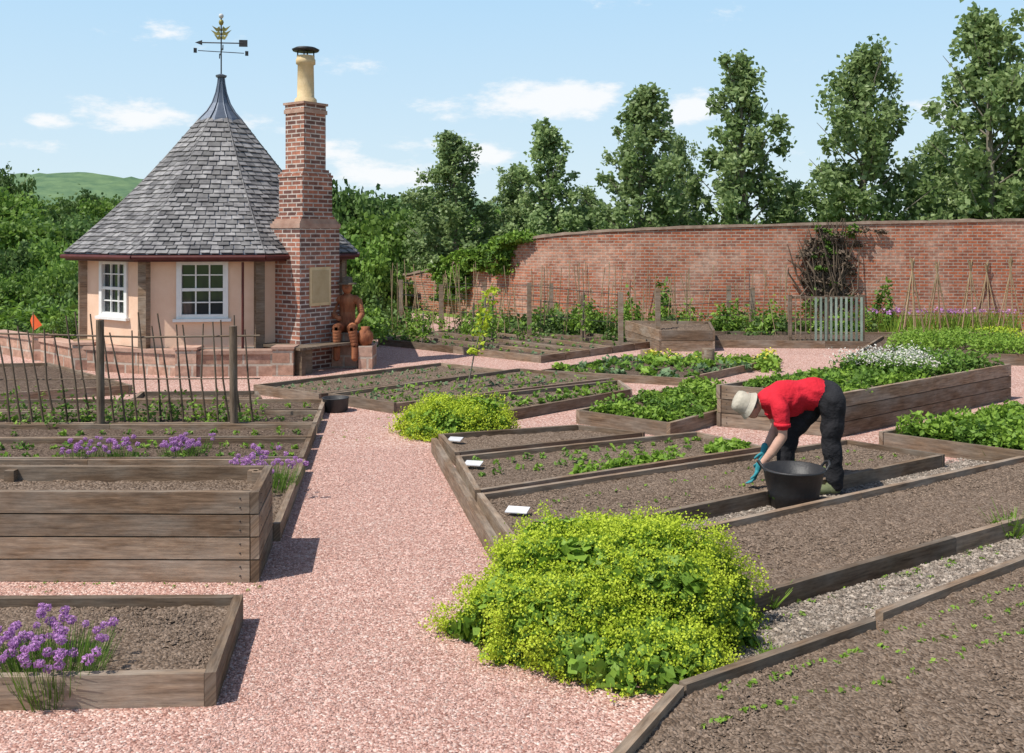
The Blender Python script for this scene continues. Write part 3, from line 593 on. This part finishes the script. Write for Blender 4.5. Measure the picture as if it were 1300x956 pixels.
def mantle(name,c,r,nl,nf,ls,fs):
    b=B(); c=np.asarray(c,float); r=np.asarray(r,float)
    ph=[(rng.normal(size=3)*(3+k),rng.uniform(0,6.28)) for k in range(7)]
    def surf(n,lo,hi):
        d=rng.normal(size=(n,3)); d[:,2]=np.abs(d[:,2]); d/=np.linalg.norm(d,axis=1,keepdims=True)
        l=1+sum(.042*np.sin(d@k+p) for k,p in ph); return d,d*(l*rng.uniform(lo,hi,n))[:,None]
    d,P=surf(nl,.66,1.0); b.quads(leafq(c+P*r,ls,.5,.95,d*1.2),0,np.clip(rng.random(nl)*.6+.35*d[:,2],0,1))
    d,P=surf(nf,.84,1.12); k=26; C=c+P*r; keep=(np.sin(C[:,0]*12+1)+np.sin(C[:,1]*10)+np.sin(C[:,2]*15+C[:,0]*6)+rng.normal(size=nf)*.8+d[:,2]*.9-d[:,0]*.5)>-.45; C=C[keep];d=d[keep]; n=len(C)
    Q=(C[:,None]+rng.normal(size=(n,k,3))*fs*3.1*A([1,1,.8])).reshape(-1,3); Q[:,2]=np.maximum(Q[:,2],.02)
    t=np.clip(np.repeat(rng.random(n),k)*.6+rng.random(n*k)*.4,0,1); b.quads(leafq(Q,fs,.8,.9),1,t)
    S=c+P[keep]*r*.8; s=A([.0015,0,0]); b.quads(np.stack([S-s,S+s,C+s,C-s],1),0,.8)
    return b.obj(name,[l_bright,l_lime])
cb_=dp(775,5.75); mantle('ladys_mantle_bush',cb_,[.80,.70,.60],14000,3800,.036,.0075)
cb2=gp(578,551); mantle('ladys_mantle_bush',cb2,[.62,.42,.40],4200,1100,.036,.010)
b=B()
for (x,y,r,h) in ((1283,682,.13,.22),(975,772,.07,.14),(1258,585,.1,.14),(795,672,.1,.1),(985,845,.1,.1)):
    p=gp(x,y); blades(b,p,r*.6,h,40,.006,0,.9); clump(b,p,r,h,70,.022,0)
for k in range(60):
    u=rng.random(); q=gp(930,800)*(1-u)+gp(1330,665)*u+A([rng.normal()*.12,rng.normal()*.12,0]); clump(b,q,.03,.04,8,.014,0)
for k in range(30):
    q=gp(rng.uniform(0,340),rng.uniform(735,752)) if k%2 else gp(rng.uniform(380,560),rng.uniform(530,560)); clump(b,q,.02,.02,5,.010,0)
b.obj('weeds',[l_bright])
def chives(name,c,r,h,nb,nf,fr,sp=.35):
    b=B(); blades(b,c,r,h*.85,nb,.0035,0,.45); T=blades(b,c,r*.95,h,nf,.0028,0,sp,(.66,1.1))
    for q in T:
        k=90; d=rng.normal(size=(k,3)); d/=np.linalg.norm(d,axis=1,keepdims=True); f2=fr*rng.uniform(.75,1.15); b.quads(leafq(q+d*f2*A([1,1,.85])*rng.uniform(.75,1,(k,1)),f2*.32,.0,.5,d),1,np.clip(.45+.4*d[:,2]+rng.normal(size=k)*.2,0,1))
    b.obj(name,[l_veg,l_purple])
chives('chive_clump',gp(72,880),.20,.31,600,50,.025)
chives('chive_clump',gp(12,868),.14,.26,240,20,.024)
for x,y in ((105,585),(150,583),(225,582),(243,576)): chives('chive_clump',gp(x,y+10),.14,.25,150,24,.024)
chives('chive_clump',gp(340,634),.2,.35,380,40,.024); chives('chive_clump',gp(322,622),.12,.33,140,16,.024)
for x,y,w in ((657,652,.085),(601,592,.08),(578,561,.07)):
    b=B(); p=gp(x,y,.1); b.box(p+A([0,0,.03]),[w,-.02,0],[.015,.05,.01],[0,0,.004],0); b.obj('slate_plant_label',[m_slab])
b=B(); p=gp(426,522); b.lathe([p[0],p[1],0],[(.14,0),(.16,.02),(.17,.17),(.18,.18),(.16,.18),(.14,.03),(0,.03)],18,0); b.obj('black_plant_pot',[m_rubber])
b=B(); p=dp(42,17.5); b.tube([p,p+A([0,0,.95])],.01,5,0); b.add([p+A([0,0,.93]),p+A([.16,0,.72]),p+A([.0,0,.62]),p+A([-.06,.02,.8])],[[0,1,2,3]],1); b.obj('orange_marker_flag',[m_cane,m_orange])
# ---------------------------------------------------------------- trug and gardener
bc=A([2.37,8.38,0]); b=B()
b.lathe(bc,[(0,.012),(.175,.012),(.19,.0),(.215,.14),(.25,.315),(.263,.32),(.263,.335),(.24,.335),(.205,.15),(.175,.03),(0,.03)],28,0)
for s in(-1,1):
    b.tube([bc+A([s*.25,-.07,.32]),bc+A([s*.285,-.06,.37]),bc+A([s*.295,0,.39]),bc+A([s*.285,.06,.37]),bc+A([s*.25,.07,.32])],.011,6,0)
b.ell(bc+A([0,0,.12]),[.19,.19,.1],1,n=14,jit=.3)
b.obj('rubber_trug',[m_rubber,l_veg])
yc=8.88
m_skin=M('skin',(.50,.29,.21),(.60,.37,.28),10,3,.55,.1,40,tint=.04)
m_shirt=M('red_shirt',(.50,.012,.025),(.64,.022,.04),5,5,.85,.8,9,'Object',(1,1,1),.02,.04)
m_trouser=M('black_trousers',(.012,.012,.014),(.030,.030,.034),6,5,.9,.9,9,'Object',(1,1,1),.02,.04)
m_glove=M('blue_glove',(.03,.22,.26),(.05,.30,.34),10,3,.7,.2,tint=.05)
m_hat=M('beige_hat',(.42,.38,.30),(.56,.51,.42),10,4,.9,.4,tint=.03)
m_boot=M('work_boot',(.10,.12,.06),(.2,.22,.12),10,3,.7,.2,tint=.1)
m_hair=M('grey_hair',(.12,.10,.08),(.25,.22,.19),30,3,.8,.4,tint=.1)
g=empty('gardener')
SHIRT,TROU,SKIN=0,1,2
chains=[
 (TROU,[(A([2.81,yc,.855]),.145,1.15),(A([2.72,yc,.87]),.14,1.12)]),
 (SHIRT,[(A([2.70,yc,.88]),.142,1.12),(A([2.55,yc,.865]),.132,1.2),(A([2.42,yc,.85]),.145,1.25),(A([2.32,yc,.825]),.12,1.3),(A([2.26,yc,.82]),.08,1.4)]),
 (SHIRT,[(A([2.50,yc,.80]),.12,1.1),(A([2.38,yc,.76]),.12,1.1)]),
 (SHIRT,[(A([2.33,yc-.15,.83]),.075,1),(A([2.335,yc-.205,.78]),.074,1),(A([2.35,yc-.22,.65]),.068,1)]),
 (SKIN,[(A([2.35,yc-.22,.67]),.047,1),(A([2.355,yc-.225,.54]),.042,1),(A([2.26,yc-.22,.40]),.040,1),(A([2.155,yc-.20,.27]),.028,1)]),
 (SHIRT,[(A([2.33,yc+.15,.83]),.075,1),(A([2.34,yc+.20,.78]),.072,1),(A([2.38,yc+.22,.67]),.066,1)]),
 (SKIN,[(A([2.38,yc+.22,.67]),.047,1),(A([2.41,yc+.21,.56]),.042,1),(A([2.35,yc+.14,.47]),.038,1),(A([2.27,yc+.08,.36]),.028,1)]),
 (SKIN,[(A([2.28,yc,.82]),.058,1),(A([2.20,yc,.80]),.055,1)]),
 (TROU,[(A([2.82,yc-.09,.82]),.125,1),(A([2.83,yc-.10,.65]),.105,1),(A([2.81,yc-.10,.47]),.088,1),(A([2.84,yc-.10,.28]),.080,1),(A([2.85,yc-.10,.09]),.072,1)]),
 (TROU,[(A([2.75,yc+.09,.82]),.12,1),(A([2.62,yc+.10,.66]),.108,1),(A([2.50,yc+.10,.50]),.092,1),(A([2.47,yc+.10,.30]),.080,1),(A([2.45,yc+.10,.09]),.072,1)]),
]
b=B(); segs=[]
for mt,ch in chains:
    for (p,r,s),(p2,r2,s2) in zip(ch[:-1],ch[1:]):
        L=np.linalg.norm(p2-p); k=max(2,int(L/(min(r,r2)*.15)))
        for i in range(k+1):
            f=i/k; rr=r*(1-f)+r2*f; sy=s*(1-f)+s2*f
            if mt!=SKIN: q_=p*(1-f)+p2*f; rr+=.005*math.sin(q_[0]*23+q_[2]*31)
            b.ell(p*(1-f)+p2*f,[rr,rr*sy,rr],0,n=14)
        segs.append((p,p2,r,r2,mt))
def remesh(b,name,vox,sm):
    o=b.obj(name+'_tmp',[m_skin]); md=o.modifiers.new('r','REMESH'); md.mode='VOXEL'; md.voxel_size=vox
    m2=o.modifiers.new('s','SMOOTH'); m2.factor=.5; m2.iterations=sm
    dg=bpy.context.evaluated_depsgraph_get(); me=bpy.data.meshes.new_from_object(o.evaluated_get(dg)); bpy.data.objects.remove(o); me.name=name; return me
me=remesh(b,'body',.011,6); me.materials.clear()
for m in (m_shirt,m_trouser,m_skin): me.materials.append(m)
nf=len(me.polygons); cen=np.zeros(nf*3,np.float32); me.polygons.foreach_get('center',cen); cen=cen.reshape(-1,3); best=np.full(nf,9.); mi=np.zeros(nf,np.int32)
for p,q,r,r2,mt in segs:
    d=q-p; t_=np.clip(((cen-p)@d)/(d@d),0,1); ds=np.linalg.norm(cen-(p+t_[:,None]*d),axis=1)-(r+(r2-r)*t_); k=ds<best; best[k]=ds[k]; mi[k]=mt
me.polygons.foreach_set('material_index',mi); me.polygons.foreach_set('use_smooth',np.ones(nf,bool)); me.update()
co_=np.zeros(len(me.vertices)*3,np.float32); me.vertices.foreach_get('co',co_); co_=co_.reshape(-1,3); no_=np.zeros(len(me.vertices)*3,np.float32); me.vertices.foreach_get('normal',no_); no_=no_.reshape(-1,3)
rad=np.linalg.norm(co_[:,[0,2]]-A([2.62,.72]),axis=1); wv=np.sin(rad*55+np.sin(co_[:,0]*17+co_[:,1]*23)*2.2)*np.exp(-((rad-.12)/.16)**2)*.006
wv+=np.sin(co_[:,2]*48+np.sin(co_[:,0]*21+co_[:,1]*13)*2)*.003*(co_[:,2]<.35)*(co_[:,0]>2.34)
me.vertices.foreach_set('co',(co_+no_*wv[:,None]).astype(np.float32).ravel()); me.update()
place('body',me,g)
b=B()
b.lathe([2.35,yc-.22,.645],[(.058,.012),(.072,.012),(.073,-.018),(.058,-.02)],16,0,.5); b.lathe([2.38,yc+.22,.665],[(.058,.012),(.070,.012),(.071,-.018),(.058,-.02)],16,0,.5)
b.obj('sleeve_cuffs',[m_shirt],g)
b=B()
for x,y in((2.84,yc-.10),(2.44,yc+.10)):
    b.ell([x-.01,y,.06],[.075,.055,.07],0,n=12); b.ell([x-.11,y-.005,.045],[.12,.052,.048],0,n=12); b.tube([[x,y,.06],[x,y,.13]],[.052,.05],10,0)
    b.box([x-.07,y,.012],[.15,0,0],[0,.045,0],[0,0,.012],1)
b.obj('boots',[m_boot,m_dark],g)
hc=A([2.105,yc,.775]); up=A([-.90,0,.42]); up/=np.linalg.norm(up); fw=A([-.42,0,-.90]); fw/=np.linalg.norm(fw); sd=np.cross(up,fw)
b=B(); H3=lambda u,f,s_: hc+up*u+fw*f+sd*s_
for (u,f,s_,r) in ((.03,0,0,.088),(.0,.01,0,.085),(-.04,.03,0,.068),(-.07,.045,0,.05),(-.085,.055,0,.035),(.035,-.02,0,.085),(-.06,.0,0,.062)): b.ell(H3(u,f,s_),[r,r*.88,r],0,n=14)
for s_ in (-.028,.028): b.ell(H3(.022,.078,s_),[.018,.018,.012],0,n=8)
for k in range(5): b.ell(H3(.01-.009*k,.083+.006*k,0),[.011+.001*k]*3,0,n=8)
for s_ in (-1,1): b.ell(H3(-.01,-.01,s_*.078),[.03,.012,.026],0,n=10)
me=remesh(b,'head',.006,3); me.materials.clear(); me.materials.append(m_skin); me.polygons.foreach_set('use_smooth',np.ones(len(me.polygons),bool)); place('head',me,g)
b=B()
for s_ in(-.03,.03): b.ell(H3(.008,.083,s_),[.009]*3,0,n=8); b.ell(H3(.008,.090,s_),[.0045]*3,1,n=6); b.tube([H3(.026,.085,s_-.014),H3(.03,.088,s_+.014)],.004,4,3)
b.tube([H3(-.052,.086,-.022),H3(-.054,.093,0),H3(-.052,.086,.022)],.005,5,2)
for k in range(60):
    a=rng.uniform(1.7,4.6); q=H3(rng.uniform(-.05,.0),.083*math.cos(a),.078*math.sin(a)); b.ell(q,[.014]*3,3,n=6)
b.obj('face_and_hair',[m_white,m_dark,m_fascia,m_hair],g)
b=B(); hb=hc+up*.03
b.lathe(hb,[(.130,-.05),(.127,-.044),(.102,.0),(.099,.02),(.096,.065),(.084,.09),(.05,.101),(0,.103)],26,0,.5,axis=up)
b.lathe(hb,[(.129,-.052),(.103,-.006)],26,0,.5,axis=up); b.lathe(hb,[(.105,.0),(.103,.02)],26,0,.1,axis=up)
b.obj('sun_hat',[m_hat,m_wood2],g)
def hand(name,w,pd,side,curl):
    pd=pd/np.linalg.norm(pd); side=side-pd*np.dot(side,pd); side/=np.linalg.norm(side); pn=np.cross(pd,side); b=B()
    def ch(pts,rs):
        for (p,r),(q,r2) in zip(zip(pts[:-1],rs[:-1]),zip(pts[1:],rs[1:])):
            k=max(2,int(np.linalg.norm(q-p)/(min(r,r2)*.35)))
            for i in range(k+1): f=i/k; rr=r*(1-f)+r2*f; b.ell(p*(1-f)+q*f,[rr]*3,0,n=8)
    for s in (-.028,-.009,.010,.029): ch([w,w+pd*.085+side*s],[.024,.015])
    for s,L in ((-.031,.062),(-.010,.078),(.011,.084),(.031,.074)):
        p=w+pd*.088+side*s; pts=[p];dd=pd.copy()
        for k,fr in enumerate((.45,.32,.23)):
            dd=dd*math.cos(curl)+pn*math.sin(curl); dd/=np.linalg.norm(dd); p=p+dd*L*fr; pts.append(p)
        ch(pts,[.0105,.0098,.009,.0075])
    p=w+pd*.03+side*.028; ch([p,p+pd*.03+side*.03+pn*.01,p+pd*.06+side*.038+pn*.028],[.014,.012,.009])
    ch([w-pd*.05,w],[.034,.028])
    me=remesh(b,name,.0045,1); me.materials.clear(); me.materials.append(m_glove); me.polygons.foreach_set('use_smooth',np.ones(len(me.polygons),bool)); place(name,me,g)
hand('gloved_hand_left',A([2.145,yc-.20,.25]),A([-.35,0,-.94]),A([-.3,-.9,0.]),.45)
hand('gloved_hand_right',A([2.26,yc+.07,.345]),A([-.3,-.3,-.8]),A([-.6,-.6,0.]),.35)
# ---------------------------------------------------------------- trees
P1=tree('poplar_a',8,1.8,nlimb=58,nleaf=15000,ls=.085); P2=tree('poplar_b',8,1.8,nlimb=64,nleaf=15000,ls=.085); P3=tree('poplar_c',8,1.65,nlimb=54,nleaf=14000,ls=.085); P4=tree('poplar_d',8,1.85,nlimb=60,nleaf=15000,ls=.085)
D1=tree('broad_a',7,3.2,'round',60,16000,.15,l_mid); D2=tree('broad_b',7,3.4,'round',60,16000,.15,l_dark)
pop=[(585,166,31.5,.92),(650,208,33,.65),(700,148,31.5,.85),(745,235,33,.55),(815,108,30.5,1.0),(868,170,33,.5),(945,64,30,1.12),(1095,50,29.5,1.08),(1182,165,32,.65),(1258,14,29,1.15),(1335,5,29,1.15),(545,235,34,.65),(1225,190,32.5,.6),(1000,235,32.5,.5)]
for i,(x,y,d,w) in enumerate(pop):
    H=zz(y,d); place('poplar_tree',[P1,P2,P3,P4][i%4],None,dp(x,d,-.2),i*.35,(w,w,(H+.2)/8.05))
g2=empty('distant_trees')
def bgt(x,y,d,w,m): H=zz(y,d); place('tree',m,g2,dp(x,d,-2.5),rng.uniform(0,6.28),(w,w,(H+2.5)/7.4))
for x,y,d,w,m in ((445,232,38,.6,D2),(480,268,36,.7,D1),(430,300,30,.5,D1),(520,268,40,.8,D1),(560,262,42,.8,D2),(500,250,70,1.3,D2),(510,305,35,.5,D1),(470,330,31,.4,D1),(600,265,42,.9,D1),(650,268,40,.8,D1),
    (25,275,42,.8,D1),(80,275,45,.8,D2),(-30,240,50,1.0,D1),(95,268,60,.8,D2),(45,305,34,.5,D1),(105,318,30,.4,D1),(-5,308,32,.5,D2),(60,335,28,.4,D1),(20,348,26,.4,D1),(108,350,27,.3,D2),(-30,345,27,.5,D1),(0,214,62,.7,D2),(115,243,90,1.0,D2),(150,252,85,1.0,D1),(60,252,100,1.3,D1),(420,255,60,.9,D1),(380,270,50,.9,D2),(-80,240,60,1.5,D1),(500,330,33,.35,D2),(540,325,34,.45,D1),(450,348,26,.3,D1),(85,380,23,.22,D1),(40,385,24,.25,D2)):
    bgt(x,y,d,w,m)
for i,x in enumerate(np.arange(660,1400,50)): bgt(x,rng.uniform(264,284),36+rng.random()*4,.55,D2 if i%4==0 else D1)
b=B()
for k in range(55): 
    p=dp(rng.uniform(-40,115),rng.uniform(21,26)); bush(b,p,[.8,.6,rng.uniform(.4,.9)],260,.08,rng.integers(0,3),ncl=16)
for k in range(25):
    p=dp(rng.uniform(440,500),rng.uniform(22,28)); bush(b,p,[.6,.5,rng.uniform(.4,.8)],220,.07,rng.integers(0,3),ncl=14)
b.obj('hedge_shrubs',[l_veg,l_bright,l_dark])
b=B(); xs=np.linspace(-900,900,260)
def ridge(d,f,zb=-5,dd=500):
    V=[];z=A([f(x) for x in xs]); n=len(xs)
    for x,h in zip(xs,z): V.append([x,d,zb])
    for x,h in zip(xs,z): V.append([x,d+dd*.6,h])
    for x,h in zip(xs,z): V.append([x,d+dd,zb])
    i=np.arange(n-1); b.add(V,np.concatenate([np.stack([i,i+1,n+i+1,n+i],1),np.stack([n+i,n+i+1,2*n+i+1,2*n+i],1)]),0,.5,None,True)
ridge(600,lambda x:54*math.exp(-((x+400)/190)**2)+30*math.exp(-((x+60)/120)**2)+1.2*math.sin(x*.11)+rng.normal()*1.1+6)
b.obj('hills',[m_hill])
# ---------------------------------------------------------------- sky / light / camera
el=math.radians(58); az=math.atan2(-.79,-.50)
w=bpy.data.worlds.new('World'); sc.world=w; w.use_nodes=True; nt=w.node_tree; bgn=nt.nodes['Background']
sky=nt.nodes.new('ShaderNodeTexSky'); sky.sky_type='NISHITA'; sky.sun_disc=False; sky.sun_elevation=el; sky.sun_rotation=az%(2*math.pi); sky.air_density=1.0; sky.dust_density=.8; sky.ozone_density=1.2
bgn.inputs[1].default_value=.12
tc=nt.nodes.new('ShaderNodeTexCoord'); sx=nt.nodes.new('ShaderNodeSeparateXYZ'); nt.links.new(tc.outputs['Generated'],sx.inputs[0])
def mth(op,a,b_=None,c=None):
    n=nt.nodes.new('ShaderNodeMath'); n.operation=op
    for i,v in enumerate((a,b_,c)):
        if v is None: continue
        if isinstance(v,(int,float)): n.inputs[i].default_value=v
        else: nt.links.new(v,n.inputs[i])
    return n.outputs[0]
def mrange(v,a,b_,c,d,sm=True):
    mr=nt.nodes.new('ShaderNodeMapRange'); mr.interpolation_type='SMOOTHSTEP' if sm else 'LINEAR'
    for i,x in enumerate((a,b_,c,d)): mr.inputs[i+1].default_value=x
    nt.links.new(v,mr.inputs[0]); return mr.outputs[0]
def mixc(f,a,bc_):
    mx=nt.nodes.new('ShaderNodeMix'); mx.data_type='RGBA'; nt.links.new(f,mx.inputs[0])
    for i,v in ((6,a),(7,bc_)):
        if isinstance(v,tuple): mx.inputs[i].default_value=(*v,1)
        else: nt.links.new(v,mx.inputs[i])
    return mx.outputs[2]
azn=mth('ARCTAN2',sx.outputs[0],sx.outputs[1]); eln=mth('ARCSINE',sx.outputs[2])
haze=mrange(eln,.24,.50,.88,0.0)
hcol=mixc(mrange(eln,.0,.26,0,1,False),(6.3,7.5,8.1),(4.0,6.3,8.4))
skyc=mixc(haze,sky.outputs[0],hcol)
mp=nt.nodes.new('ShaderNodeMapping'); mp.inputs['Scale'].default_value=(1,1,2.6); nt.links.new(tc.outputs['Generated'],mp.inputs[0])
n1=noise(nt,mp.outputs[0],11,9,.62); n1.inputs['Detail'].default_value=7
tot=None
for (px,py,aw,ah,st) in ((690,130,105,28,1.15),(165,150,75,20,.95),(540,187,75,18,.85),(490,218,70,26,.95),(60,155,50,14,.8),(770,120,60,20,.8),(870,135,50,30,.8),(610,200,60,20,.8),(330,160,60,20,.6),(440,195,90,26,.6),(1180,140,60,20,.6),(40,182,60,10,.6)):
    a0=math.atan((px-650)/F); e0=math.atan((300-py)/F*math.cos(a0)); sa=aw/F; se=ah/F
    da=mth('DIVIDE',mth('SUBTRACT',azn,a0),sa); de=mth('DIVIDE',mth('SUBTRACT',eln,e0),se)
    q=mth('ADD',mth('MULTIPLY',da,da),mth('MULTIPLY',de,de)); q=mth('MULTIPLY',mth('POWER',2.718,mth('MULTIPLY',q,-1.)),st)
    tot=q if tot is None else mth('MAXIMUM',tot,q)
n1c=mth('SUBTRACT',n1.outputs[0],.5)
dens=mth('ADD',mth('MULTIPLY',n1c,3.0),mth('SUBTRACT',tot,.5))
fac=mth('MULTIPLY',mrange(dens,-.1,.45,0,.9),mth('GREATER_THAN',sx.outputs[2],0.0))
nt.links.new(mixc(fac,skyc,(8.2,8.3,8.4)),bgn.inputs[0])
L=bpy.data.lights.new('sun','SUN'); L.energy=5.0; L.angle=math.radians(.5); L.color=(1,.95,.87); lo=bpy.data.objects.new('sun',L); sc.collection.objects.link(lo)
sd_=Vector((math.sin(az)*math.cos(el),math.cos(az)*math.cos(el),math.sin(el))); lo.rotation_euler=sd_.to_track_quat('Z','Y').to_euler()
cam=bpy.data.cameras.new('camera'); co=bpy.data.objects.new('camera',cam); sc.collection.objects.link(co); co.location=(0,0,CH); co.rotation_euler=(math.radians(90),0,0)
cam.sensor_width=36; cam.lens=F/1300*36; cam.shift_y=-178/1300; cam.clip_start=.05; cam.clip_end=6000; sc.camera=co
